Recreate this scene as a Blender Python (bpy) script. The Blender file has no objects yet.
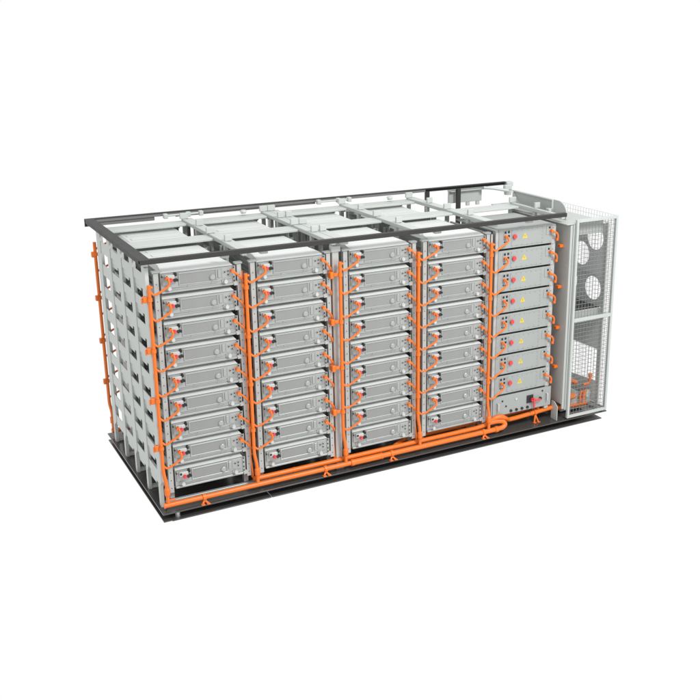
import bpy, bmesh, math, random
from mathutils import Vector, Matrix

random.seed(4)
S = bpy.context.scene
COL = S.collection
PI = math.pi

# ------------------------------------------------------------------ camera, light, exposure
cd = bpy.data.cameras.new("camera")
cam = bpy.data.objects.new("camera", cd)
COL.objects.link(cam)
S.camera = cam
yaw, pit = 0.51050829, 0.29741815
fw = Vector((math.sin(yaw) * math.cos(pit), math.cos(yaw) * math.cos(pit), -math.sin(pit)))
rt = Vector((math.cos(yaw), -math.sin(yaw), 0))
up = rt.cross(fw)
M = Matrix((rt, up, -fw)).transposed().to_4x4()
M.translation = Vector((-2.21426525, -8.86138539, 4.66562484))
cam.matrix_world = M
cd.sensor_width = 36.0
cd.lens = 36.0 * 981.5478 / 700.0
cd.shift_x = (350 - 403.698) / 700.0
cd.shift_y = (326.62 - 350) / 700.0
cd.clip_start, cd.clip_end = 0.1, 200

W = bpy.data.worlds.new("World")
S.world = W
W.use_nodes = True
W.node_tree.nodes["Background"].inputs[0].default_value = (1, 1, 1, 1)   # plain white world: empty background and even ambient light
W.node_tree.nodes["Background"].inputs[1].default_value = 1.0


def area_lamp(name, loc, target, size, power, colour=(1, 1, 1)):
    l = bpy.data.lights.new(name, 'AREA')
    l.shape = 'SQUARE'
    l.size = size
    l.energy = power
    l.color = colour
    o = bpy.data.objects.new(name, l)
    COL.objects.link(o)
    o.location = loc
    o.rotation_euler = (Vector(target) - Vector(loc)).to_track_quat('-Z', 'Y').to_euler()
    return o


area_lamp("added_key_lamp", (4.6, -6.5, 8.5), (2.8, 0.6, 1.5), 2.2, 900)  # unseen key lamp, added to brighten lids and add contrast
area_lamp("added_fill_lamp", (1.0, -9.0, 4.0), (2.8, 0.5, 1.2), 3.0, 60)  # weak unseen fill lamp, added for the rack fronts

S.view_settings.view_transform = 'Standard'
S.view_settings.look = 'None'
S.view_settings.exposure = 0.0
S.view_settings.gamma = 1.0


# ------------------------------------------------------------------ materials
def mat(name, col, rough=0.45, metal=0.0, spec=0.5, var=0.05, scale=9.0, bump=0.0, coat=0.0):
    m = bpy.data.materials.new(name)
    m.use_nodes = True
    nt = m.node_tree
    b = nt.nodes["Principled BSDF"]
    b.inputs["Metallic"].default_value = metal
    b.inputs["Specular IOR Level"].default_value = spec
    b.inputs["Coat Weight"].default_value = coat
    tc = nt.nodes.new("ShaderNodeTexCoord")
    n = nt.nodes.new("ShaderNodeTexNoise")
    n.inputs["Scale"].default_value = scale
    n.inputs["Detail"].default_value = 5.0
    nt.links.new(tc.outputs["Object"], n.inputs["Vector"])
    cr = nt.nodes.new("ShaderNodeMix")
    cr.data_type = 'RGBA'
    cr.inputs["A"].default_value = tuple(c * (1 - var) for c in col) + (1,)
    cr.inputs["B"].default_value = tuple(min(1, c * (1 + var)) for c in col) + (1,)
    nt.links.new(n.outputs["Fac"], cr.inputs["Factor"])
    nt.links.new(cr.outputs["Result"], b.inputs["Base Color"])
    mr = nt.nodes.new("ShaderNodeMapRange")
    mr.inputs["To Min"].default_value = max(0.02, rough - 0.07)
    mr.inputs["To Max"].default_value = min(1, rough + 0.07)
    nt.links.new(n.outputs["Fac"], mr.inputs["Value"])
    nt.links.new(mr.outputs["Result"], b.inputs["Roughness"])
    if bump:
        n2 = nt.nodes.new("ShaderNodeTexNoise")
        n2.inputs["Scale"].default_value = 220
        nt.links.new(tc.outputs["Object"], n2.inputs["Vector"])
        bp = nt.nodes.new("ShaderNodeBump")
        bp.inputs["Strength"].default_value = bump
        bp.inputs["Distance"].default_value = 0.002
        nt.links.new(n2.outputs["Fac"], bp.inputs["Height"])
        nt.links.new(bp.outputs["Normal"], b.inputs["Normal"])
    return m


RACK = mat("galvanised_rack", (0.45, 0.465, 0.452), 0.36, metal=0.35)
FRAME = mat("pale_frame_paint", (0.455, 0.483, 0.46), 0.45)
LID = mat("pale_lid_metal", (0.56, 0.58, 0.565), 0.38)
CASE = mat("grey_case_metal", (0.33, 0.345, 0.335), 0.4, metal=0.3)
PANEL = mat("grey_panel_metal", (0.375, 0.39, 0.377), 0.34, metal=0.4)
INSET = mat("dark_grey_inset", (0.235, 0.24, 0.23), 0.5)
BRIGHT = mat("bright_fitting", (0.48, 0.49, 0.48), 0.3)
HVGREY = mat("control_box_grey", (0.30, 0.318, 0.308), 0.5, bump=0.05)
CABGREY = mat("cabinet_grey", (0.41, 0.43, 0.412), 0.5, bump=0.05)
CAGE = mat("cage_grey", (0.43, 0.46, 0.44), 0.45)
WIRE = mat("wire_grey", (0.20, 0.205, 0.20), 0.4)
DARKP = mat("dark_vent_grey", (0.58, 0.595, 0.585), 0.6)
BLACK = mat("black_plastic_and_hole_dark", (0.012, 0.012, 0.013), 0.4)
RAIL = mat("black_rail_paint", (0.032, 0.031, 0.030), 0.55, spec=0.3)
BASE = mat("black_base_paint", (0.055, 0.052, 0.05), 0.22, var=0.03, scale=2.0)
WEB = mat("grey_rail_web", (0.17, 0.17, 0.165), 0.5)
STEEL = mat("steel_spacer", (0.5, 0.5, 0.5), 0.35, metal=0.7)
ORANGE = mat("orange_hose", (0.70, 0.150, 0.012), 0.38, var=0.03)
RED = mat("red_plastic", (0.62, 0.05, 0.055), 0.35, var=0.02)
YELLOW = mat("yellow_label", (0.60, 0.46, 0.05), 0.5, var=0.02)
INK = mat("label_ink", (0.33, 0.24, 0.02), 0.6, var=0.02)


# ------------------------------------------------------------------ mesh helpers
def box(bm, x0, x1, y0, y1, z0, z1, mi=0, bev=0.0):
    vs = [bm.verts.new((x, y, z)) for x in (x0, x1) for y in (y0, y1) for z in (z0, z1)]
    f = []
    for q in ((0, 1, 3, 2), (4, 6, 7, 5), (0, 4, 5, 1), (2, 3, 7, 6), (0, 2, 6, 4), (1, 5, 7, 3)):
        f.append(bm.faces.new([vs[i] for i in q]))
    for a in f:
        a.material_index = mi
    if bev:
        es = {e for a in f for e in a.edges}
        r = bmesh.ops.bevel(bm, geom=list(es), offset=bev, segments=1, affect='EDGES', profile=0.5)
        for a in r['faces']:
            a.material_index = mi


def cyl(bm, c, axis, r, h, seg=16, mi=0, r2=None):
    """cylinder or cone from c along axis for length h"""
    r2 = r if r2 is None else r2
    a = Vector(axis).normalized()
    t = Vector((0, 0, 1)) if abs(a.z) < 0.9 else Vector((1, 0, 0))
    u = a.cross(t).normalized()
    v = a.cross(u)
    c = Vector(c)
    A, B = [], []
    for i in range(seg):
        d = u * math.cos(2 * PI * i / seg) + v * math.sin(2 * PI * i / seg)
        A.append(bm.verts.new(c + d * r))
        B.append(bm.verts.new(c + a * h + d * r2))
    fs = [bm.faces.new(A), bm.faces.new(B[::-1])]
    for i in range(seg):
        j = (i + 1) % seg
        fs.append(bm.faces.new((A[i], B[i], B[j], A[j])))
    for f in fs:
        f.material_index = mi


def fillet(pts, r, n=5):
    pts = [Vector(p) for p in pts]
    out = [pts[0]]
    for i in range(1, len(pts) - 1):
        a, b, c = pts[i - 1], pts[i], pts[i + 1]
        d1, d2 = (a - b), (c - b)
        k = min(r, d1.length * 0.49, d2.length * 0.49)
        p, q = b + d1.normalized() * k, b + d2.normalized() * k
        for s in range(n + 1):
            t = s / n
            out.append(p * (1 - t) ** 2 + b * 2 * t * (1 - t) + q * t * t)
    out.append(pts[-1])
    return out


def tube(bm, pts, r, seg=12, fil=0.03, mi=0, n=5):
    P = fillet(pts, fil, n) if fil else [Vector(p) for p in pts]
    T = []
    for i in range(len(P)):
        a = P[max(0, i - 1)]
        b = P[min(len(P) - 1, i + 1)]
        T.append((b - a).normalized())
    t = Vector((0, 0, 1)) if abs(T[0].z) < 0.9 else Vector((0, 1, 0))
    u = T[0].cross(t).normalized()
    rings = []
    for i, p in enumerate(P):
        u = (u - T[i] * u.dot(T[i])).normalized()
        v = T[i].cross(u)
        rr = r[min(i, len(r) - 1)] if isinstance(r, (list, tuple)) else r
        rings.append([bm.verts.new(p + (u * math.cos(2 * PI * k / seg) + v * math.sin(2 * PI * k / seg)) * rr) for k in range(seg)])
    for i in range(len(rings) - 1):
        for k in range(seg):
            j = (k + 1) % seg
            bm.faces.new((rings[i][k], rings[i + 1][k], rings[i + 1][j], rings[i][j])).material_index = mi
    bm.faces.new(rings[0]).material_index = mi
    bm.faces.new(rings[-1][::-1]).material_index = mi


def prism(bm, poly, axis, a0, a1, mi=0):
    """extrude a 2D polygon; axis 'x': poly is (y,z), 'y': poly is (x,z), 'z': poly is (x,y)"""
    def P(p, a):
        return {'x': (a, p[0], p[1]), 'y': (p[0], a, p[1]), 'z': (p[0], p[1], a)}[axis]
    A = [bm.verts.new(P(p, a0)) for p in poly]
    B = [bm.verts.new(P(p, a1)) for p in poly]
    n = len(poly)
    bm.faces.new(A).material_index = mi
    bm.faces.new(B[::-1]).material_index = mi
    for i in range(n):
        j = (i + 1) % n
        bm.faces.new((A[i], B[i], B[j], A[j])).material_index = mi


def obj(name, bm, mats, parent=None):
    bmesh.ops.recalc_face_normals(bm, faces=bm.faces)
    for f in bm.faces:
        f.smooth = True
    for e in bm.edges:
        if len(e.link_faces) == 2 and e.calc_face_angle(0) > 0.6:
            e.smooth = False
    me = bpy.data.meshes.new(name)
    bm.to_mesh(me)
    bm.free()
    for m in (mats if isinstance(mats, (list, tuple)) else [mats]):
        me.materials.append(m)
    o = bpy.data.objects.new(name, me)
    COL.objects.link(o)
    o.parent = parent
    return o


def plate(name, outer, holes, thick, m, parent, axis, at):
    """flat plate with holes: a filled 2D curve turned into a mesh. axis 'x': outer is (y,z) at x=at"""
    cu = bpy.data.curves.new("tmp", 'CURVE')
    cu.dimensions = '2D'
    cu.fill_mode = 'BOTH'
    cu.extrude = thick / 2
    for loop in [outer] + holes:
        sp = cu.splines.new('POLY')
        sp.points.add(len(loop) - 1)
        for p, q in zip(sp.points, loop):
            p.co = (q[0], q[1], 0, 1)
        sp.use_cyclic_u = True
    t = bpy.data.objects.new("tmp", cu)
    COL.objects.link(t)
    bpy.context.view_layer.update()
    me = bpy.data.meshes.new_from_object(t.evaluated_get(bpy.context.evaluated_depsgraph_get()))
    bpy.data.objects.remove(t)
    bpy.data.curves.remove(cu)
    for v in me.vertices:
        a, b, c = v.co
        v.co = (at + c, a, b) if axis == 'x' else (a, at + c, b)
    me.name = name
    me.materials.clear()
    me.materials.append(m)
    o = bpy.data.objects.new(name, me)
    COL.objects.link(o)
    o.parent = parent
    return o


def circle(cx, cy, r, n=40):
    return [(cx + r * math.cos(2 * PI * i / n), cy + r * math.sin(2 * PI * i / n)) for i in range(n)]


def thing(name, label, cat, loc=(0, 0, 0), rz=0.0, group=None):
    o = bpy.data.objects.new(name, None)
    COL.objects.link(o)
    o.empty_display_size = 0.1
    o.location = loc
    o.rotation_euler = (0, 0, rz)
    o["label"] = label
    o["category"] = cat
    o["kind"] = "thing"
    if group:
        o["group"] = group
    return o


def dup(root, loc, rz, label):
    r = root.copy()
    COL.objects.link(r)
    r.location = loc
    r.rotation_euler = (0, 0, rz)
    r["label"] = label
    for ch in list(root.children):
        c = ch.copy()
        COL.objects.link(c)
        c.parent = r
        for g in list(ch.children):
            d = g.copy()
            COL.objects.link(d)
            d.parent = c
    return r


NEW = bmesh.new
PITCH = 0.2545
BX = [0.0, 0.965, 1.985, 2.945, 3.905]          # rack column origins (a thick grey column widens the second gap)
COLN = ["leftmost", "second", "middle", "fourth", "rightmost"]
ORD = ["top", "second", "third", "fourth", "fifth", "sixth", "seventh", "eighth", "bottom"]

# ------------------------------------------------------------------ base platform
base = thing("base_platform", "black double deck base platform carrying all the battery racks", "platform", (2.8, 1.17, -0.1))
OB = Vector((2.8, 1.17, -0.1))


def local(o, root):
    """keep a mesh written in world coordinates where it is under a moved Empty"""
    o.parent = root
    for v in o.data.vertices:
        v.co -= Vector(root.location)
    return o


bm = NEW(); box(bm, 0, 5.70, 0.0, 2.35, -0.014, 0.0, bev=0.002)
local(obj("deck_plate", bm, BASE), base)
for a, b, z in ((0.0, 0.085, -0.088), (0.087, 1.150, -0.095), (1.157, 2.235, -0.095), (2.238, 3.9, -0.095), (3.903, 5.62, -0.095)):
    bm = NEW(); box(bm, a, b, -0.004, 2.33, z, z + 0.012, bev=0.001)
    local(obj("lower_plate", bm, BASE), base)
for x in (0.16, 1.9, 3.4, 5.2):
    for y in ((0.06, 2.25) if x < 1 else (0.5, 2.25)):
        bm = NEW(); cyl(bm, (x, y, -0.084), (0, 0, 1), 0.026, 0.070, 20)
        local(obj("spacer", bm, STEEL), base)
bm = NEW()
box(bm, 0.25, 5.5, 0.34, 0.37, -0.083, -0.0145)
local(obj("keel_beam", bm, BASE), base)

# ------------------------------------------------------------------ inner support frame
frame = thing("support_frame", "pale grey inner frame of posts and top beams around the racks", "frame", (0.05, 1.18, 0))
PY = [0.22, 0.69, 1.16, 1.63, 2.10]
LX = 0.03


def fpart(name, bm, m=FRAME):
    return local(obj(name, bm, m), frame)


for b, d in ((0.226, 0.126), (0.69, 0.125), (1.155, 0.135), (1.62, 0.125), (2.10, 0.165)):
    bm = NEW()      # deep upper part on a narrower leg
    prism(bm, [(b, 0.0), (b, 2.5), (b - d, 2.5), (b - d, 0.30), (b - d + 0.03, 0.27), (b - 0.062, 0.22), (b - 0.062, 0.0)], 'x', LX, LX + 0.034)
    fpart("post", bm)
    bm = NEW(); box(bm, LX + 0.034, 0.9, b - 0.055, b - 0.008, 0.002, 0.034, bev=0.002)
    fpart("foot_beam", bm)
for y0, y1 in ((0.2265, 0.5645), (0.6905, 1.0195), (1.1555, 1.4945), (1.6205, 1.9345)):
    for j in range(9):
        z = 2.232 - PITCH * j
        bm = NEW(); box(bm, LX + 0.006, LX + 0.012, y0, y1, z + (0.062 if y0 > 1.6 else 0.088), z + 0.188)
        box(bm, LX + 0.0125, LX + 0.03, y0, y1, z + 0.088, z + 0.092)
        fpart("side_strip", bm)
        if y0 < 1.6:  # added pale strips near the opening, catching light to brighten the slots
            bm = NEW()
            box(bm, LX + 0.016, LX + 0.022, y0 + 0.05, y1, z + 0.026, z + 0.0875)
            box(bm, LX + 0.022, LX + 0.028, y0 + 0.05, y1, z + 0.020, z + 0.0262)
            box(bm, LX + 0.020, LX + 0.024, y0 + 0.14, y1, z - 0.012, z + 0.0205)
            fpart("slot_brightener", bm)
BOUND = [1.03, 2.0, 2.10, 3.04, 4.0, 4.965]
for bi, x in enumerate(BOUND):
    for y in PY:
        if bi >= 5 and y > 1.3:
            continue
        if y < 0.5:
            continue
        bm = NEW(); box(bm, x - 0.018, x + 0.018, y - 0.025, y + 0.025, 0.0, 2.5, bev=0.002)
        fpart("post", bm)
# top beams along the depth
for i, x in enumerate([LX + 0.02] + BOUND):
    y1 = 1.19 if x > 4.5 else 2.13
    bm = NEW(); box(bm, x - 0.024, x + 0.024, 0.13, y1, 2.502, 2.545, bev=0.004)
    if 0.5 < x < 4.9:
        box(bm, x + 0.0235, x + (0.072 if abs(x - 2.0) < .01 else 0.095), 0.13, y1, 2.530, 2.543, bev=0.002)
    fpart("depth_beam", bm)
segs = lambda xs: [(xs[i] + 0.024, xs[i + 1] - 0.024) for i in range(len(xs) - 1)]
allx = [LX + 0.02] + BOUND
for a, b in segs(allx):
    bm = NEW(); box(bm, a, b, 0.985, 1.225, 2.496, 2.522, bev=0.004)
    fpart("cross_beam", bm)
for a, b in segs(allx[:-1]):
    bm = NEW(); box(bm, a, b, 1.90, 2.135, 2.496, 2.522, bev=0.004)
    fpart("cross_beam", bm)
for i, x in enumerate(BOUND):
    for y in PY[1:]:
        if x > 4.5 and y > 1.3:
            continue
        bm = NEW()
        off = 0.03 if abs(y - 0.69) < .01 or abs(y - 1.63) < .01 else 0.0
        hw = 0.038 if off else 0.048
        box(bm, x - hw + off, x + hw + off, y - 0.016, y + 0.016, 2.5465, 2.612, bev=0.004)
        fpart("joint_block", bm)
for a, b in ((0.85, 1.27), (2.78, 3.2)):
    bm = NEW()
    tube(bm, [(a, 2.22, 2.575), (b, 2.22, 2.575)], 0.012, 10, 0)
    for x in (a, (a + b) / 2 + .06, b):
        box(bm, x - 0.025, x + 0.025, 2.19, 2.25, 2.545, 2.60, bev=0.006)
    fpart("lifting_bar", bm)
for x, y in ((1.75, 2.1), (3.72, 2.1)):
    bm = NEW()
    cyl(bm, (x, y, 2.5415), (0, 0, 1), 0.03, 0.02, 16)
    cyl(bm, (x, y, 2.5615), (0, 0, 1), 0.042, 0.022, 16, r2=0.03)
    fpart("lifting_knob", bm)
bm = NEW(); box(bm, 0.08, 3.9, 0.15, 0.19, 0.001, 0.06, bev=0.003)
fpart("base_beam", bm, RACK)
for x in (0.80, 1.2, 2.08, 3.2, 3.93, 4.42):
    bm = NEW()
    box(bm, x - 0.04, x + 0.04, 0.036, 0.10, 2.522, 2.575, bev=0.006)
    fpart("rail_bracket", bm)
for x in (5.06,):
    bm = NEW(); box(bm, x - 0.03, x + 0.03, 0.5, 0.56, 2.515, 2.56, bev=0.004); fpart("rail_bracket", bm)

gc = thing("square_column", "tall plain grey square column between the second and middle racks", "column", (2.006, 0.16, 0))
bm = NEW(); box(bm, 1.968, 2.044, 0.115, 0.19, 0.001, 2.50, bev=0.005)
local(obj("shaft", bm, RACK), gc)
bm = NEW(); box(bm, 1.955, 2.057, 0.10, 0.135, 2.44, 2.499, bev=0.003)
box(bm, 1.96, 2.052, 0.103, 0.1145, 0.002, 0.05)
local(obj("end_cap", bm, RACK), gc)

# ------------------------------------------------------------------ black roof rail
rail = thing("roof_rail", "black rectangular rail framing the open top", "rail", (2.3, 1.15, 2.56))
bm = NEW()
prism(bm, [(-0.02, 2.56), (-0.02, 2.604), (0.035, 2.604), (0.035, 2.596), (-0.012, 2.596), (-0.012, 2.568), (0.035, 2.568), (0.035, 2.56)], 'x', -0.036, 4.895)
box(bm, 4.885, 4.894, -0.0118, 0.034, 2.5685, 2.5955)
local(obj("front_rail", bm, RAIL), rail)
bm = NEW()
prism(bm, [(-0.036, 2.56), (-0.036, 2.604), (0.062, 2.604), (0.062, 2.598), (-0.028, 2.598), (-0.028, 2.566), (0.02, 2.566), (0.02, 2.56)], 'y', 0.0352, 2.2798)
local(obj("end_rail", bm, RAIL), rail)
bm = NEW()
prism(bm, [(2.335, 2.56), (2.335, 2.604), (2.28, 2.604), (2.28, 2.596), (2.327, 2.596), (2.327, 2.568), (2.30, 2.568), (2.30, 2.56)], 'x', -0.036, 5.65)
box(bm, -0.036, 0.75, 2.325, 2.3345, 2.515, 2.5598)
box(bm, 1.0, 2.78, 2.325, 2.3345, 2.535, 2.5598)
local(obj("back_rail", bm, RAIL), rail)
bm = NEW(); box(bm, -0.01, 4.36, 2.288, 2.2995, 2.563, 2.5955); box(bm, -0.01, 0.74, 2.31, 2.3245, 2.517, 2.5595); box(bm, 1.01, 2.77, 2.31, 2.3245, 2.537, 2.5595)
local(obj("inner_web", bm, WEB), rail)
for x in (4.40, 4.89):
    bm = NEW(); box(bm, x - 0.028, x + 0.028, 2.29, 2.334, 0.001, 2.5598, bev=0.003)
    local(obj("upright", bm, RAIL), rail)
bm = NEW()
box(bm, 5.652, 5.76, 2.26, 2.36, 2.54, 2.60, bev=0.008)
box(bm, 5.58, 5.70, 2.20, 2.259, 2.50, 2.57, bev=0.01)
cyl(bm, (5.66, 2.25, 2.43), (0, 0, 1), 0.05, 0.07, 16, r2=0.06)
local(obj("corner_casting", bm, FRAME), rail)
bm = NEW()
tube(bm, [(5.28, 2.28, 2.55), (5.40, 2.22, 2.54), (5.60, 2.15, 2.50)], 0.02, 8, 0.02)
local(obj("brace", bm, FRAME), rail)

jb = thing("junction_box", "flat grey box hung under the back roof rail", "box", (5.02, 2.41, 2.37))
bm = NEW(); box(bm, 4.80, 5.33, 2.40, 2.44, 2.352, 2.515, bev=0.004)
local(obj("case", bm, CABGREY), jb)
bm = NEW(); box(bm, 4.795, 5.335, 2.335, 2.445, 2.516, 2.545, bev=0.003)
local(obj("mounting_flange", bm, FRAME), jb)
for x in (5.11, 5.27):
    bm = NEW(); box(bm, x - .025, x + .025, 2.40, 2.43, 2.30, 2.3515)
    local(obj("lug", bm, FRAME), jb)

# ------------------------------------------------------------------ racks


def make_rack(label, group, h0=0.155, h1=2.43, slim=False):
    """local origin: front left of the rack column on the deck, front face at y=0"""
    t = thing("battery_rack", label, "rack", (0, 0, 0), 0, group)

    def post(x0, x1, y0, y1, z0, z1, holes):
        bm = NEW()
        s = 1 if y0 < 0.4 else -1
        f = y0 if s > 0 else y1
        # channel section: web + two flanges
        box(bm, x0, x1, min(f, f + s * .004), max(f, f + s * .004), z0, z1)
        box(bm, x0, x0 + 0.004, min(f + s * .0042, f + s * .05), max(f + s * .0042, f + s * .05), z0, z1)
        box(bm, x1 - 0.004, x1, min(f + s * .0042, f + s * .05), max(f + s * .0042, f + s * .05), z0, z1)
        if holes:
            xc = (x0 + x1) / 2
            z = z0 + 0.05
            while z < z1 - 0.03:
                cyl(bm, (xc, f - 0.0005, z), (0, 1, 0), 0.0055, 0.001, 8, 1)  # black discs painted on for the dark inside of the post holes
                z += PITCH / 3
        obj("post", bm, [RACK, BLACK], t)

    post(0.112, 0.160, 0.0, 0.05, h0, h1, True)
    if slim:
        post(0.905, 0.925, 0.03, 0.08, h0, h1, False)
    else:
        post(0.938, 0.982, 0.0, 0.05, h0, h1, True)
    post(0.112, 0.160, 0.88, 0.93, 0.036, h1, False)
    post(0.938, 0.982, 0.88, 0.93, 0.036, h1, False)
    for x in (0.925, 0.13):
        bm = NEW(); box(bm, x, x + 0.05, 0.07, 0.13, 0.0605, 0.19, bev=0.003)
        obj("foot", bm, STEEL, t)
    return t


def rack_rails(t, slim=False):
    for j in range(9):
        z = 2.232 - PITCH * j
        for s, (x0, x1) in ((1, (0.118, 0.185)), (-1, (0.885, 0.918 if slim else 0.935))):
            bm = NEW()
            xw = x0 if s > 0 else x1 - 0.003
            box(bm, x0, x1, 0.06, 0.875, z - 0.012, z - 0.008)
            box(bm, xw, xw + 0.003, 0.06, 0.875, z - 0.0078, z + 0.075)
            if s < 0 and not slim:      # front tab that bolts the shelf to the right post
                box(bm, 0.90, 0.94, -0.006, -0.001, z - 0.01, z + 0.035)
            obj("support_rail", bm, RACK, t)
    for a, b in ((0.10, 0.20), (0.86, 0.92) if slim else (0.92, 1.0)):
        bm = NEW(); box(bm, a, b, 0.005, 0.06, 2.4305, 2.45, bev=0.004)
        obj("top_tab", bm, FRAME, t)
    for a, b in ((2.38, 2.43), (0.15, 0.19)):
        bm = NEW(); box(bm, 0.165, 0.93, 0.87, 0.885, a, b)
        obj("tie_bar", bm, RACK, t)


GF, GR = "open racks along the front", "open racks along the back"
names = ["open grey rack of battery packs, leftmost of the front row",
         "open grey rack left of the square grey column",
         "open grey rack right of the square grey column",
         "open grey rack of battery packs beside the control boxes"]
for k in range(4):
    r = make_rack(names[k], GF)
    rack_rails(r)
    r.location = (BX[k], 0.12, 0)
rnames = ["open grey back rack seen through the left end posts", "open grey back rack, second from the left end",
          "open grey back rack, third from the left end", "open grey back rack, next to the empty back corner"]
for k in range(4):
    r = make_rack(rnames[k], GR, slim=(k == 0))
    rack_rails(r, k == 0)
    r.location = (BX[k] + 1.09, 2.21, 0)
    r.rotation_euler = (0, 0, PI)
r5 = thing("control_rack", "grey rack at the right holding control boxes with red buttons", "rack", (BX[4], 0.12, 0))
for x0, x1 in ((0.10, 0.142), (0.892, 0.95)):
    bm = NEW()
    box(bm, x0, x1, 0, 0.06, 0.16, 2.44, bev=0.003)
    z = 0.2
    while z < 2.42 and x0 > 0.5:
        cyl(bm, ((x0 + x1) / 2 - 0.012, -0.0005, z), (0, 1, 0), 0.0055, 0.001, 8, 1)  # hole darkness painted as flat black discs
        z += 0.0633
    obj("post", bm, [RACK, BLACK], r5)
for x0, x1 in ((0.05, 0.075), (0.955, 0.962)):
    bm = NEW(); box(bm, x0, x1, 0.02, 0.9, 0.16, 2.42)
    obj("side_sheet", bm, RACK, r5)
for x in (0.76, 0.2):
    bm = NEW(); box(bm, x, x + 0.06, 0.07, 0.13, 0.0605, 0.19, bev=0.003)
    obj("foot", bm, STEEL, r5)
bm = NEW(); box(bm, 0.10, 0.95, 0.005, 0.85, 2.4405, 2.455, bev=0.003)
obj("top_sheet", bm, RACK, r5)

# ------------------------------------------------------------------ battery pack
PW = 0.714


def make_pack(full=True):
    t = thing("battery_pack", "", "battery pack", (0, 0, 0), 0, "battery packs in the front racks")
    # case with ribbed sides
    bm = NEW()
    box(bm, 0.008, PW - 0.008, 0.032, 0.90, 0.004, 0.196, bev=0.004)
    for z in (0.035, 0.09, 0.145):
        box(bm, -0.002, 0.0079, 0.06, 0.88, z, z + 0.022, bev=0.002)
        box(bm, PW - 0.0079, PW + 0.002, 0.06, 0.88, z, z + 0.022, bev=0.002)
    obj("case", bm, CASE, t)
    # lid: slopes up from the front lip; the ends are chamfered
    bm = NEW()
    pr = [(-0.012, 0.1975), (-0.014, 0.2010), (0.034, 0.2240), (0.165, 0.2335), (0.185, 0.2345), (0.88, 0.2345), (0.905, 0.2), (0.905, 0.1975)]
    xs = [0.0, 0.0, 0.012, 0.03, 0.034, 0.034, 0.0, 0.0]
    A = [bm.verts.new((x, p[0], p[1])) for x, p in zip(xs, pr)]
    B = [bm.verts.new((PW - x * 1.6, p[0], p[1])) for x, p in zip(xs, pr)]
    bm.faces.new(A); bm.faces.new(B[::-1])
    for i in range(len(pr)):
        j = (i + 1) % len(pr)
        bm.faces.new((A[i], B[i], B[j], A[j]))
    for y in (0.36, 0.56, 0.76):      # pressed ribs
        box(bm, 0.09, PW - 0.09, y, y + 0.09, 0.2347, 0.2385, bev=0.003)
    obj("lid", bm, LID, t)
    # front panel, flanged at the bottom
    bm = NEW()
    box(bm, 0, PW, 0.0, 0.031, 0.0, 0.1965, bev=0.002)
    box(bm, 0.0, PW, -0.018, -0.0005, 0.0, 0.02, bev=0.003)
    fp = obj("front_panel", bm, PANEL, t)
    if not full:
        return t
    bm = NEW()
    prism(bm, [(0.012, 0.078), (0.052, 0.078), (0.098, 0.043), (0.548, 0.043), (0.592, 0.068), (0.702, 0.068), (0.702, 0.192), (0.012, 0.192)], 'y', -0.013, -0.0005)
    bmesh.ops.bevel(bm, geom=[e for e in bm.edges if all(v.co.y < -0.012 for v in e.verts)], offset=0.004, segments=2, affect='EDGES')
    cv = obj("cover_plate", bm, PANEL, t)
    bm = NEW()
    u0, u1, w0, w1 = 0.168, 0.552, 0.060, 0.186
    b = 0.014
    for q in ((u0, u1, w1 - b, w1), (u0, u1, w0, w0 + b)):
        box(bm, q[0], q[1], -0.021, -0.0135, q[2], q[3], bev=0.003)
    for q in ((u0, u0 + b), (u1 - b, u1)):
        box(bm, q[0], q[1], -0.021, -0.0135, w0 + b + .0005, w1 - b - .0005, bev=0.003)
    fr = obj("window_frame", bm, PANEL, t)
    bm = NEW()
    box(bm, u0 + b + .0005, u1 - b - .0005, -0.0155, -0.0135, w0 + b + .0005, w1 - b - .0005)
    obj("inset_panel", bm, INSET, fr)
    bm = NEW()
    cyl(bm, (0.504, -0.0156, 0.105), (0, -1, 0), 0.029, 0.010, 24)
    cyl(bm, (0.504, -0.0256, 0.105), (0, -1, 0), 0.027, 0.007, 24, r2=0.02)
    obj("round_cap", bm, PANEL, t)
    # block with screw right of the window
    bm = NEW()
    box(bm, 0.560, 0.590, -0.022, -0.0135, 0.088, 0.172, bev=0.003)
    obj("latch_block", bm, PANEL, t)
    bm = NEW()
    box(bm, 0.600, 0.694, -0.016, -0.0135, 0.082, 0.184, bev=0.001)
    obj("terminal_plate", bm, PANEL, t)
    for u, w in ((0.150, 0.176), (0.02, 0.182), (0.26, 0.052), (0.5, 0.052)):
        bm = NEW(); cyl(bm, (u, -0.0134, w), (0, -1, 0), 0.006, 0.005, 10)
        obj("screw", bm, PANEL, t)
    for u, w in ((0.629, 0.142), (0.662, 0.148), (0.662, 0.112)):
        bm = NEW()
        cyl(bm, (u, -0.0161, w), (0, -1, 0), 0.0115, 0.006, 14, 1)
        cyl(bm, (u, -0.0222, w), (0, -1, 0), 0.007, 0.003, 12, 0)
        obj("signal_port", bm, [BLACK, PANEL], t)
    # pale high voltage socket housing, black ends
    bm = NEW()
    box(bm, 0.036, 0.128, -0.045, -0.0135, 0.132, 0.178, bev=0.005)
    hs = obj("socket_housing", bm, BRIGHT, t)
    for q in ((0.040, 0.060, -0.052, -0.0455, 0.150, 0.176), (0.1285, 0.150, -0.050, -0.0135, 0.164, 0.198)):
        bm = NEW(); box(bm, *q, bev=0.005)
        obj("black_socket", bm, BLACK, hs)
    for c, r, h in (((0.122, -0.0455, 0.128), 0.016, 0.014), ((0.150, -0.0135, 0.124), 0.013, 0.035)):
        bm = NEW(); cyl(bm, c, (0, -1, 0), r, h, 14)
        obj("black_socket", bm, BLACK, hs)
    bm = NEW(); cyl(bm, (0.013, -0.0135, 0.163), (0, -1, 0), 0.008, 0.006, 12)
    obj("vent_plug", bm, BLACK, t)
    bm = NEW()
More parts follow.
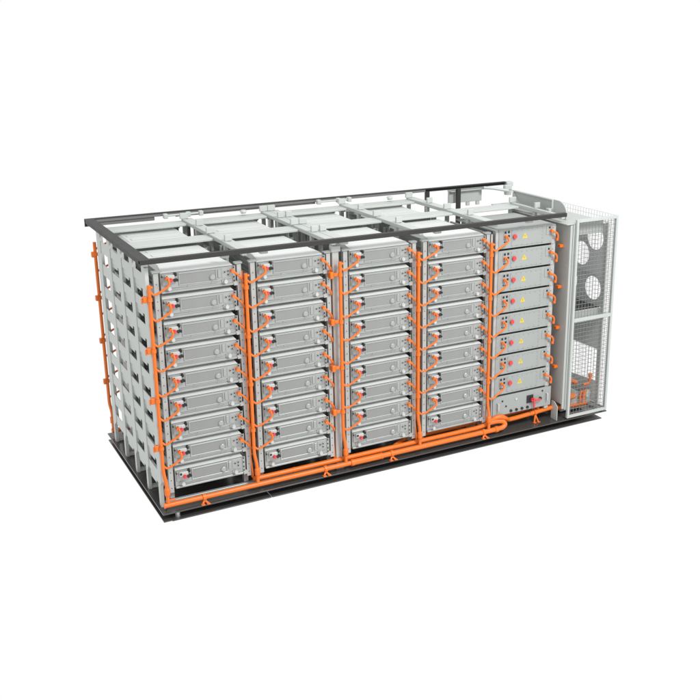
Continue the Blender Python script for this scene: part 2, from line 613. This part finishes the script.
    cyl(bm, (0.086, -0.0455, 0.134), (0, -1, 0), 0.019, 0.02, 16)
    cyl(bm, (0.086, -0.0655, 0.134), (0, -1, 0), 0.014, 0.008, 16)
    obj("red_plug", bm, RED, t)
    for u in (0.072, 0.630):
        bm = NEW()
        cyl(bm, (u, -0.0005, 0.046), (0, -1, 0), 0.027, 0.008, 20)
        cyl(bm, (u, -0.0085, 0.046), (0, -1, 0), 0.018, 0.028, 20)
        cyl(bm, (u, -0.0365, 0.046), (0, -1, 0), 0.021, 0.012, 20, r2=0.017)
        box(bm, u - .03, u + .03, -0.007, -0.0006, 0.023, 0.03)
        obj("coolant_nozzle", bm, BRIGHT, t)
    # side tab at the right end and the small foot under the panel
    bm = NEW()
    box(bm, PW + 0.0005, PW + 0.03, -0.004, 0.0, 0.01, 0.19)
    for w in (0.03, 0.07, 0.12, 0.165):
        box(bm, PW + 0.006, PW + 0.018, -0.0105, -0.0045, w, w + 0.018, mi=1, bev=0.003)
    obj("edge_tab", bm, [PANEL, BLACK], t)
    return t


rackn = ["in the leftmost rack", "in the rack left of the grey column", "in the rack right of the grey column", "in the rack beside the control boxes"]


def pack_label(k, j):
    if j == 8:
        return "hoseless grey battery pack at the bottom %s" % rackn[k]
    return "grey battery pack %s from the top %s" % (ORD[j], rackn[k]) if j else "grey topmost battery pack %s" % rackn[k]


proto = None
for k in range(4):
    for j in range(9):
        loc = (BX[k] + 0.177, 0.12, 2.232 - PITCH * j)
        if proto is None:
            proto = make_pack()
            proto.location = loc
            proto["label"] = pack_label(k, j)
        else:
            dup(proto, loc, 0, pack_label(k, j))
rear = make_pack(False)
rear["group"] = "battery packs in the back racks"
first = True
for k in range(4):
    for j in range(9 if k == 0 else 1):
        loc = (BX[k] + 0.913, 2.21, 2.232 - PITCH * j)
        if k == 0:
            lb = "plain back of battery pack seen through left end posts, %s" % (["topmost", "second from top", "third from top", "fourth from top", "fifth from top", "sixth from top", "seventh from top", "eighth from top", "lowest"][j])
        else:
            lb = "battery pack with only its pale lid showing, back row, %s" % (["", "second bay from left", "third bay from left", "bay nearest the grey hung box"][k])
        if first:
            rear.location = loc; rear.rotation_euler = (0, 0, PI); rear["label"] = lb; first = False
        else:
            dup(rear, loc, PI, lb)

# ------------------------------------------------------------------ control boxes (right column)
HW = 0.742


def make_control():
    t = thing("control_box", "", "control box", (0, 0, 0), 0, "control boxes with red buttons")
    bm = NEW(); box(bm, 0.0, HW, 0.008, 0.80, 0.004, 0.214, bev=0.003)
    obj("case", bm, HVGREY, t)
    bm = NEW()
    box(bm, -0.006, HW + 0.006, -0.004, 0.0075, -0.003, 0.228, bev=0.003)
    box(bm, 0.165, 0.612, -0.007, -0.0045, 0.018, 0.205, bev=0.002)
    for i in range(7):
        for w in (0.026, 0.197):
            cyl(bm, (0.178 + i * 0.0703, -0.0072, w), (0, -1, 0), 0.0065, 0.004, 10, 1)
    for w in (0.075, 0.11, 0.15):
        cyl(bm, (0.178, -0.0072, w), (0, -1, 0), 0.005, 0.004, 10, 1)
        cyl(bm, (0.600, -0.0072, w), (0, -1, 0), 0.0065, 0.004, 10, 1)
    for u in (0.02, 0.72):
        for w in (0.02, 0.2):
            cyl(bm, (u, -0.0045, w), (0, -1, 0), 0.006, 0.004, 10, 1)
    obj("face_plate", bm, [HVGREY, PANEL], t)
    bm = NEW()
    box(bm, 0.055, 0.150, -0.008, -0.0045, 0.105, 0.205, bev=0.003)
    for u, w in ((0.078, 0.186), (0.124, 0.188), (0.126, 0.140)):
        box(bm, u - 0.012, u + 0.012, -0.0125, -0.0085, w - 0.013, w + 0.013, mi=1, bev=0.003)
    cyl(bm, (0.07, -0.0045, 0.075), (0, -1, 0), 0.008, 0.004, 12, 1)
    cyl(bm, (0.10, -0.0045, 0.072), (0, -1, 0), 0.006, 0.004, 12, 1)
    obj("socket_plate", bm, [HVGREY, BLACK], t)
    bm = NEW()
    box(bm, 0.655, 0.735, -0.0085, -0.0045, 0.10, 0.205, bev=0.003)
    box(bm, 0.690, 0.712, -0.0125, -0.009, 0.174, 0.196, mi=1, bev=0.003)
    box(bm, 0.716, 0.732, -0.0125, -0.009, 0.145, 0.165, mi=1, bev=0.003)
    obj("outlet_plate", bm, [HVGREY, BLACK], t)
    bm = NEW()
    cyl(bm, (0.204, -0.0072, 0.128), (0, -1, 0), 0.020, 0.012, 20)
    cyl(bm, (0.204, -0.0192, 0.128), (0, -1, 0), 0.028, 0.012, 24, r2=0.024)
    obj("stop_button", bm, RED, t)
    c = (0.352, 0.121)
    bm = NEW()
    prism(bm, [(c[0] - 0.036, c[1] - 0.026), (c[0] + 0.036, c[1] - 0.026), (c[0], c[1] + 0.038)], 'y', -0.0085, -0.0072)
    tr = obj("warning_triangle", bm, YELLOW, t)
    bm = NEW()
    prism(bm, [(c[0] + 0.004, c[1] + 0.020), (c[0] - 0.009, c[1] - 0.002), (c[0] - 0.001, c[1] - 0.002), (c[0] - 0.005, c[1] - 0.019), (c[0] + 0.009, c[1] + 0.004), (c[0] + 0.001, c[1] + 0.004)], 'y', -0.0092, -0.0086)
    obj("bolt_mark", bm, INK, tr)
    return t


CZ = [2.243 - 0.2533 * j for j in range(8)]
proto = make_control()
cl = ["topmost", "second from the top", "third from the top", "fourth from the top", "fifth from the top", "sixth from the top", "seventh from the top", "lowest"]
for j in range(8):
    lb = "grey control box with red button and yellow triangle, " + cl[j]
    loc = (4.052, 0.118, CZ[j])
    if j == 0:
        proto.location = loc
        proto["label"] = lb
    else:
        dup(proto, loc, 0, lb)

sw = thing("switch_box", "grey switch box with red cross handle at the foot of the control rack", "switch box", (4.022, 0.11, 0.203))
bm = NEW(); box(bm, 0.03, 0.83, 0.008, 0.75, 0.003, 0.235, bev=0.003)
obj("case", bm, HVGREY, sw)
bm = NEW(); box(bm, 0, 0.858, -0.004, 0.0075, 0, 0.243, bev=0.003)
obj("face_plate", bm, HVGREY, sw)
for u, w in ((0.062, 0.118), (0.785, 0.12)):
    bm = NEW()
    tube(bm, [(u, -0.004, w - 0.045), (u, -0.035, w - 0.045), (u, -0.035, w + 0.045), (u, -0.004, w + 0.045)], 0.009, 10, 0.012)
    obj("handle", bm, BRIGHT, sw)
bm = NEW()
for i in range(4):
    cyl(bm, (0.262 + i * 0.081, -0.0042, 0.035), (0, -1, 0), 0.017, 0.014, 18)
for u, w in ((0.135, 0.178), (0.19, 0.105), (0.725, 0.205)):
    cyl(bm, (u, -0.0042, w), (0, -1, 0), 0.011, 0.006, 14)
obj("cable_gland", bm, BLACK, sw)
bm = NEW(); cyl(bm, (0.335, -0.0042, 0.172), (0, -1, 0), 0.016, 0.008, 18)
obj("push_button", bm, BRIGHT, sw)
bm = NEW(); box(bm, 0.490, 0.588, -0.014, -0.0042, 0.085, 0.185, bev=0.004)
sb = obj("switch_body", bm, BLACK, sw)
bm = NEW(); box(bm, 0.678, 0.70, -0.04, -0.0042, 0.105, 0.135, bev=0.004)
obj("catch", bm, BLACK, sw)
bm = NEW()
cyl(bm, (0.575, -0.0142, 0.118), (0, -1, 0), 0.028, 0.024, 18)
box(bm, 0.563, 0.587, -0.058, -0.0384, 0.02, 0.15, bev=0.005)
box(bm, 0.5875, 0.675, -0.056, -0.0384, 0.108, 0.13, bev=0.005)
box(bm, 0.535, 0.5625, -0.056, -0.0384, 0.112, 0.128, bev=0.005)
obj("switch_handle", bm, RED, sb)

wl = NEW()
prism(wl, [(4.36, 0.62), (4.52, 0.64), (4.45, 0.80)], 'z', 2.4555, 2.4565)
wl = obj("warning_label", wl, YELLOW)
wl["label"] = "yellow warning label lying flat on top of the control rack"
wl["category"] = "label"
wl["kind"] = "thing"

# ------------------------------------------------------------------ coolant pipes
RZ = 2.345
RX = [0.045, 1.0, 2.025, 2.962, 3.905]
RY = 0.05
rlab = ["orange riser pipe on the front left corner post", "orange riser pipe between the leftmost and second racks",
        "orange riser pipe on the right face of the square grey column", "orange riser pipe left of the fourth front rack",
        "orange riser pipe feeding the control boxes"]
for k in range(5):
    x = RX[k]
    t = thing("riser_pipe", rlab[k], "pipe", (x, RY, 0), 0, "upright orange supply pipes")
    bm = NEW()
    tube(bm, [(0, 0, RZ), (0, 0, 0.42), (0.022, 0, 0.30), (0.026, 0, 0.20), (0.026, 0.0, 0.09)], 0.0185, 14, 0.06)
    tube(bm, [(0.0, 0, RZ - 0.02), (0.035, -0.005, RZ - 0.022)], 0.012, 10, 0)
    obj("stem", bm, ORANGE, t)
    for z in (2.207, 1.70, 1.19, 0.69):
        bm = NEW()
        cyl(bm, (0, 0, z - 0.018), (0, 0, 1), 0.026, 0.036, 16)
        if k == 0:
            box(bm, -0.062, -0.02, 0.0, 0.05, z - 0.03, z + 0.03, bev=0.006)
            box(bm, -0.075, -0.0622, 0.01, 0.04, z - 0.04, z + 0.012, bev=0.004)
        elif k == 2:
            box(bm, -0.075, -0.024, -0.004, 0.03, z - 0.012, z + 0.022, bev=0.005)
            box(bm, -0.115, -0.0755, -0.01, 0.06, z - 0.032, z + 0.038, bev=0.006)
        obj("clamp", bm, ORANGE, t)
    bm = NEW()
    cyl(bm, (0.0255, 0, 0.185), (0, 0, 1), 0.029, 0.055, 18)
    cyl(bm, (0.0255, 0, 0.24), (0, 0, 1), 0.029, 0.018, 18, r2=0.02)
    cyl(bm, (0.0255, 0, 0.165), (0, 0, 1), 0.021, 0.02, 18, r2=0.029)
    obj("coupling", bm, ORANGE, t)
    for j in range(8):
        if k < 4:
            cx, cz, cy = BX[k] + 0.177 + 0.046 - x, 2.232 - PITCH * j + 0.156, 0.12 - RY - 0.050
        else:
            cx, cz, cy = 4.052 + 0.076 - x, CZ[j] + 0.140, 0.118 - RY - 0.008
        zj = (2.232 - PITCH * j) + 0.040
        e = 0.014 if k < 2 else 0.022
        jit = random.uniform(-.006, .006)
        bm = NEW()
        tube(bm, [(0.0, 0.0, zj + 0.018), (0.035, -0.012, zj - 0.022), (0.068, -0.02, zj - 0.015 + jit), (cx + e * 0.2, cy - 0.052, cz - 0.062 + jit), (cx + e * 0.8, cy - 0.050, cz - 0.028), (cx + e * 0.5, cy - 0.045, cz), (cx, cy - 0.012, cz), (cx, cy + 0.006, cz)], 0.0108, 10, 0.035)
        cyl(bm, (cx, cy - 0.034, cz), (0, 1, 0), 0.0165, 0.036, 14)
        obj("branch_hose", bm, ORANGE, t)

# return risers behind the right-hand posts
RRX = [0.992, 1.948, 2.978, 3.93, 4.868]
rrl = ["orange return pipe tucked behind the leftmost rack's right post", "orange return pipe on the left face of the square grey column",
       "orange return pipe behind the middle rack's right post", "orange return pipe left of the control rack", "orange return pipe between control rack and tall grey cabinet"]
for k in range(5):
    x, y = RRX[k], 0.155
    if k == 4:
        y = 0.26
    t = thing("return_pipe", rrl[k], "pipe", (x, y, 0), 0, "upright orange return pipes")
    bm = NEW(); tube(bm, [(0, 0, RZ + 0.005), (0, 0, 0.3), (0.01, -0.004, 0.2), (0.012, -0.012, 0.12)], 0.015, 12, 0.05)
    obj("stem", bm, ORANGE, t)
    for z in (2.20, 1.70, 1.19, 0.69):
        bm = NEW()
        cyl(bm, (0, 0, z - 0.016), (0, 0, 1), 0.0215, 0.032, 16)
        if k == 4:
            box(bm, 0.075, 0.1285, -0.12, -0.07, z - 0.040, z - 0.004, bev=0.004)
        obj("clamp", bm, ORANGE, t)
    for j in range(8):
        bm = NEW()
        if k < 4:
            zb = 2.232 - PITCH * j
            cx, cy, cz = BX[k] + 0.177 + 0.700 - x, 0.12 - y - 0.014, zb + 0.147
            tube(bm, [(cx, cy, cz), (cx, cy - 0.04, cz), (cx + 0.02, cy - 0.045, cz - 0.012), (cx + min(0.10, -cx - 0.018), -0.075, zb + 0.055 + random.uniform(-.004, .004)), (-0.006, -0.06, zb + 0.022), (0, -0.03, zb + 0.006), (0, 0.0, zb + 0.004)], 0.0105, 10, 0.025)
            cyl(bm, (cx, cy - 0.05, cz), (0, 1, 0), 0.0185, 0.05, 14)
        else:
            cx, cy, cz = 4.052 + 0.716 - x, 0.118 - y - 0.008, CZ[j] + 0.146
            tube(bm, [(cx, cy, cz), (cx, cy - 0.03, cz), (cx + 0.012, cy - 0.045, cz - 0.004), (cx + 0.065, cy - 0.045, cz - 0.028), (cx + 0.082, cy - 0.04, cz - 0.072), (cx + 0.080, cy - 0.03, cz - 0.115), (cx + 0.097, cy - 0.0, cz - 0.125), (0, 0, cz - 0.125)], 0.012, 10, 0.035)
            cyl(bm, (cx, cy - 0.045, cz), (0, 1, 0), 0.0175, 0.045, 14)
            cyl(bm, (cx + 0.080, cy - 0.03, cz - 0.118), (0, 0, 1), 0.0155, 0.03, 14)
        obj("branch_hose", bm, ORANGE, t)

# riser on the rear left corner, with hoses to the back packs
t = thing("riser_pipe", "orange riser pipe on the far left back corner post", "pipe", (0.036, 2.26, 0), 0, "upright orange supply pipes")
bm = NEW(); tube(bm, [(0, 0, 2.345), (0, 0, 0.4), (0.02, 0, 0.3), (0.02, 0, 0.08)], 0.0185, 12, 0.06)
obj("stem", bm, ORANGE, t)
for z in (2.207, 1.70, 1.19, 0.69):
    bm = NEW(); cyl(bm, (0, 0, z - 0.018), (0, 0, 1), 0.027, 0.036, 16); box(bm, -0.045, -0.01, -0.03, 0.02, z - 0.03, z + 0.03, bev=0.005)
    obj("clamp", bm, ORANGE, t)
bm = NEW(); cyl(bm, (0.02, 0, 0.16), (0, 0, 1), 0.029, 0.07, 16)
obj("coupling", bm, ORANGE, t)
for j in range(8):
    zb = 2.232 - PITCH * j
    bm = NEW()
    tube(bm, [(0.0, 0, zb + 0.03), (0.05, 0.01, zb + 0.05), (0.13, 0.02, zb + 0.085), (0.18, 0.0, zb + 0.10), (0.19, -0.08, zb + 0.11)], 0.012, 10, 0.03)
    obj("branch_hose", bm, ORANGE, t)


def ring_foot(name, x, y, z, r, parent):
    bm = NEW()
    cyl(bm, (x - 0.016, y, z), (1, 0, 0), r + 0.007, 0.032, 20)
    tube(bm, [(x, y - 0.01, z - r), (x - 0.028, y - 0.035, 0.006)], 0.011, 8, 0)
    tube(bm, [(x, y - 0.01, z - r), (x + 0.03, y - 0.035, 0.006)], 0.011, 8, 0)
    box(bm, x - 0.045, x - 0.008, y - 0.06, y - 0.02, 0.0005, 0.009, bev=0.002)
    box(bm, x + 0.012, x + 0.048, y - 0.06, y - 0.02, 0.0005, 0.009, bev=0.002)
    return local(obj(name, bm, ORANGE), parent)


man = thing("supply_manifold", "long orange pipe lying along the front edge of the black deck", "pipe", (0.06, 0.05, 0.06))
bm = NEW()
tube(bm, [(0.035, 0.05, 0.066), (2.13, 0.05, 0.066)], 0.026, 18, 0)
tube(bm, [(2.13, 0.05, 0.066), (4.05, 0.05, 0.066), (4.13, 0.045, 0.072), (4.175, 0.05, 0.105), (4.15, 0.07, 0.140), (4.07, 0.09, 0.150), (3.97, 0.10, 0.140)], 0.029, 18, 0.05)
cyl(bm, (0.028, 0.05, 0.066), (1, 0, 0), 0.03, 0.012, 18)
local(obj("pipe", bm, ORANGE), man)
for a, b, r in ((2.11, 2.15, 0.037), (2.15, 2.48, 0.0345), (2.48, 2.50, 0.037), (4.02, 4.06, 0.037)):
    bm = NEW(); cyl(bm, (a, 0.05, 0.066), (1, 0, 0), r, b - a, 20)
    local(obj("sleeve", bm, ORANGE), man)
for x in (0.44, 1.80, 2.62, 3.86):
    ring_foot("pipe_foot", x, 0.05, 0.066, 0.03, man)
bm = NEW(); tube(bm, [(0.08, 0.052, 0.115), (0.15, 0.052, 0.115)], 0.010, 10, 0)
local(obj("drain_stub", bm, ORANGE), man)

ret = thing("return_manifold", "orange pipe running just behind and above the front manifold", "pipe", (1.1, 0.115, 0.1))
bm = NEW()
tube(bm, [(1.0, 0.115, 0.105), (3.80, 0.115, 0.105), (3.93, 0.115, 0.118), (4.0, 0.105, 0.165), (4.07, 0.09, 0.202), (4.14, 0.075, 0.198), (4.215, 0.10, 0.150), (4.275, 0.15, 0.104), (4.38, 0.15, 0.105), (4.90, 0.15, 0.135), (4.96, 0.14, 0.14), (5.02, 0.155, 0.12), (5.1, 0.17, 0.095), (5.5, 0.17, 0.09)], 0.028, 18, 0.05)
local(obj("pipe", bm, ORANGE), ret)
for x in (1.05, 1.45, 2.0, 2.95, 3.6):
    bm = NEW(); cyl(bm, (x, 0.115, 0.105), (1, 0, 0), 0.030, 0.03, 18)
    local(obj("sleeve", bm, ORANGE), ret)
ring_foot("pipe_foot", 4.68, 0.15, 0.122, 0.0285, ret)
bm = NEW(); tube(bm, [(2.9, 0.27, 0.10), (3.7, 0.27, 0.11), (4.7, 0.27, 0.14), (4.86, 0.27, 0.14)], 0.032, 14, 0.05)
tube(bm, [(2.7, 0.125, 0.11), (2.9, 0.27, 0.10)], 0.026, 14, 0)
local(obj("inner_pipe", bm, ORANGE), ret)
bm = NEW()
box(bm, 4.82, 4.96, 0.20, 0.33, 0.10, 0.25, bev=0.01)
tube(bm, [(4.74, 0.26, 0.17), (4.74, 0.20, 0.19), (4.74, 0.15, 0.12)], 0.022, 12, 0.03)
local(obj("valve_block", bm, ORANGE), ret)

rm = thing("back_manifold", "orange pipe end low behind the left back posts", "pipe", (0.03, 2.24, 0.07))
bm = NEW(); tube(bm, [(0.03, 2.24, 0.066), (3.9, 2.24, 0.066)], 0.028, 14, 0)
local(obj("pipe", bm, ORANGE), rm)
bm = NEW(); cyl(bm, (0.30, 2.24, 0.066), (1, 0, 0), 0.04, 0.12, 16)
local(obj("sleeve", bm, ORANGE), rm)

pb = thing("pipe_bracket", "small pale bracket plate holding the orange pipe before the cabinet", "bracket", (4.935, 0.05, 0))
bm = NEW()
prism(bm, [(0.03, 0.002), (0.03, 0.185), (0.095, 0.235), (0.15, 0.235), (0.15, 0.002)], 'x', 4.928, 4.936)
local(obj("plate", bm, FRAME), pb)
bm = NEW(); box(bm, 4.9365, 4.99, 0.03, 0.12, 0.0005, 0.006)
local(obj("foot_flange", bm, BASE), pb)

# ------------------------------------------------------------------ cabinet, partition, cage
cab = thing("grey_cabinet", "tall narrow plain grey cabinet between control rack and wire cage", "cabinet", (5.04, 0.05, 0.13))


def cpart(name, bm, m=CABGREY):
    return local(obj(name, bm, m), cab)


bm = NEW(); box(bm, 5.0, 5.01, 0.052, 1.30, 0.20, 2.435, bev=0.002)
cpart("side_sheet", bm)
bm = NEW()
box(bm, 5.0, 5.034, 0.03, 0.0515, 0.14, 2.44, bev=0.003)
box(bm, 5.037, 5.078, 0.022, 0.0515, 0.125, 2.445, bev=0.003)
cpart("front_stile", bm)
bm = NEW()
box(bm, 4.94, 5.485, 0.022, 1.60, 2.4465, 2.458, bev=0.003)
cpart("roof_plate", bm)
bm = NEW()
for z in (0.45, 1.2, 1.95):
    cyl(bm, (4.9995, 0.09, z), (-1, 0, 0), 0.006, 0.003, 10)
cpart("screw_row", bm, BRIGHT)

par = thing("rounded_partition", "grey upright partition plate with rounded front corner on the cabinet roof", "partition", (5.1, 0.8, 2.5))
X0 = 5.10
rc = [(1.32, 2.460), (1.32, 2.665)]
rc += [(0.42 - 0.17 * math.sin(a), 2.515 + 0.15 * math.cos(a)) for a in [i * PI / 2 / 10 for i in range(11)]]
rc += [(0.25, 2.460)]
bm = NEW(); prism(bm, rc, 'x', X0 + 0.0, X0 + 0.02)
local(obj("plate", bm, CABGREY), par)
bm = NEW()
box(bm, X0 - 0.025, X0 - 0.0005, 0.52, 1.33, 2.653, 2.668, bev=0.002)
box(bm, X0 - 0.025, X0 - 0.0005, 0.50, 0.512, 2.460, 2.668, bev=0.002)
prism(bm, [(1.318, 2.505), (1.318, 2.648), (1.17, 2.505)], 'x', X0 - 0.008, X0 - 0.0005)
local(obj("flange", bm, CAGE), par)


def bars(bm, lst):
    for q in lst:
        box(bm, *q, bev=0.003)


door = thing("wire_mesh_screen", "pale grey framed wire mesh screen at the right end of the front", "screen", (5.06, 0.0, 0.03))
xl, xr, zb, zt = 5.055, 5.678, 0.022, 2.506
bm = NEW()
bars(bm, [(xl, xl + 0.032, -0.018, 0.018, zb, zt), (xr - 0.030, xr, -0.018, 0.018, zb, zt),
          (xl + 0.0325, xr - 0.0305, -0.018, 0.018, zt - 0.036, zt), (xl + 0.0325, xr - 0.0305, -0.018, 0.018, zb, zb + 0.034),
          (xl + 0.0325, xr - 0.0305, -0.018, 0.018, 1.256, 1.300)])
local(obj("frame", bm, CAGE), door)
bm = NEW()
x = xl + 0.055
while x < xr - 0.03:
    cyl(bm, (x, 0.0, zb + 0.02), (0, 0, 1), 0.0027, zt - zb - 0.04, 6)
    x += 0.0475
z = zb + 0.06
while z < zt - 0.03:
    cyl(bm, (xl + 0.02, -0.0068, z), (1, 0, 0), 0.0027, xr - xl - 0.04, 6)
    z += 0.0515
local(obj("wire_mesh", bm, WIRE), door)

side = thing("mesh_side_panel", "wire mesh panel closing the far right side of the cage", "mesh panel", (5.67, 1.1, 0.03))
bm = NEW()
bars(bm, [(5.66, 5.678, 2.10, 2.14, zb, zt - 0.02), (5.66, 5.678, 0.0185, 2.0995, zb, zb + 0.03)])
local(obj("frame", bm, CAGE), side)
bm = NEW()
y = 0.06
while y < 2.1:
    cyl(bm, (5.669, y, zb + 0.02), (0, 0, 1), 0.0021, zt - zb - 0.03, 6)
    y += 0.0515
z = zb + 0.06
while z < zt:
    cyl(bm, (5.6638, 0.019, z), (0, 1, 0), 0.0018, 2.09, 6)
    z += 0.0515
local(obj("wire_mesh", bm, CAGE), side)

fan = thing("fan_casing", "grey fan casing with round openings behind the wire mesh screen", "fan casing", (5.3, 0.3, 0.1))
XW = 5.56
R = 0.147
p1 = plate("upper_fan_plate", [(0.065, 1.753), (1.30, 1.753), (1.30, 2.40), (0.065, 2.40)], [circle(0.24, 2.20, R), circle(0.72, 2.16, R), circle(0.485, 1.965, R)], 0.006, DARKP, None, 'x', XW)
local(p1, fan)
p2 = plate("lower_fan_plate", [(0.065, 1.357), (1.30, 1.357), (1.30, 1.749), (0.065, 1.749)], [circle(0.25, 1.568, R), circle(0.70, 1.585, R)], 0.006, DARKP, None, 'x', XW + 0.012)
local(p2, fan)
p3 = plate("vent_plate", [(0.065, 0.12), (1.30, 0.12), (1.30, 1.349), (0.065, 1.349)], [[(0.085, 0.40), (1.0, 0.33), (1.0, 0.805), (0.085, 0.815)]], 0.006, DARKP, None, 'x', XW)
local(p3, fan)
bm = NEW()
box(bm, XW - 0.008, XW + 0.02, 0.02, 0.064, 0.10, 2.42, bev=0.003)
local(obj("corner_stile", bm, CABGREY), fan)
for y, z0, z1 in ((0.10, 2.292, 2.445), (0.10, 1.20, 1.355), (0.16, 0.10, 0.235)):
    bm = NEW(); box(bm, 5.10, XW - 0.009, y, y + 0.012, z0, z1, bev=0.003)
    local(obj("fascia", bm, CABGREY), fan)
bm = NEW(); box(bm, 5.10, XW + 0.0085, 0.1125, 1.28, 1.35, 1.3565)
local(obj("shelf", bm, RAIL), fan)
bm = NEW(); box(bm, 5.085, 5.095, 0.06, 1.30, 0.14, 2.44)
local(obj("inner_sheet", bm, CAGE), fan)

pump = thing("pump_unit", "small pump with orange pipe stubs low behind the wire mesh", "pump", (5.3, 0.3, 0.1))
bm = NEW()
cyl(bm, (5.18, 0.50, 0.37), (0.9, -0.25, -0.12), 0.055, 0.26, 20)
cyl(bm, (5.14, 0.51, 0.376), (0.9, -0.25, -0.12), 0.04, 0.04, 20)
box(bm, 5.12, 5.50, 0.2, 0.75, 0.02, 0.19, bev=0.008)
local(obj("motor", bm, CABGREY), pump)
bm = NEW()
tube(bm, [(5.33, 0.33, 0.38), (5.40, 0.24, 0.345)], 0.03, 14, 0)
tube(bm, [(5.41, 0.14, 0.355), (5.49, 0.13, 0.365), (5.50, 0.12, 0.42), (5.50, 0.12, 0.455)], 0.018, 12, 0.02)
cyl(bm, (5.50, 0.12, 0.45), (0, 0, 1), 0.026, 0.045, 14)
tube(bm, [(5.12, 0.13, 0.235), (5.26, 0.12, 0.245)], 0.042, 16, 0)
tube(bm, [(5.36, 0.12, 0.15), (5.355, 0.12, 0.24), (5.38, 0.12, 0.29)], 0.016, 12, 0.03)
tube(bm, [(5.41, 0.12, 0.16), (5.42, 0.12, 0.25), (5.445, 0.12, 0.29)], 0.022, 12, 0.03)
local(obj("pipe_stub", bm, ORANGE), pump)
bm = NEW(); cyl(bm, (5.47, 0.13, 0.235), (0.3, -1, 0), 0.05, 0.02, 20)
local(obj("round_gauge", bm, BRIGHT), pump)
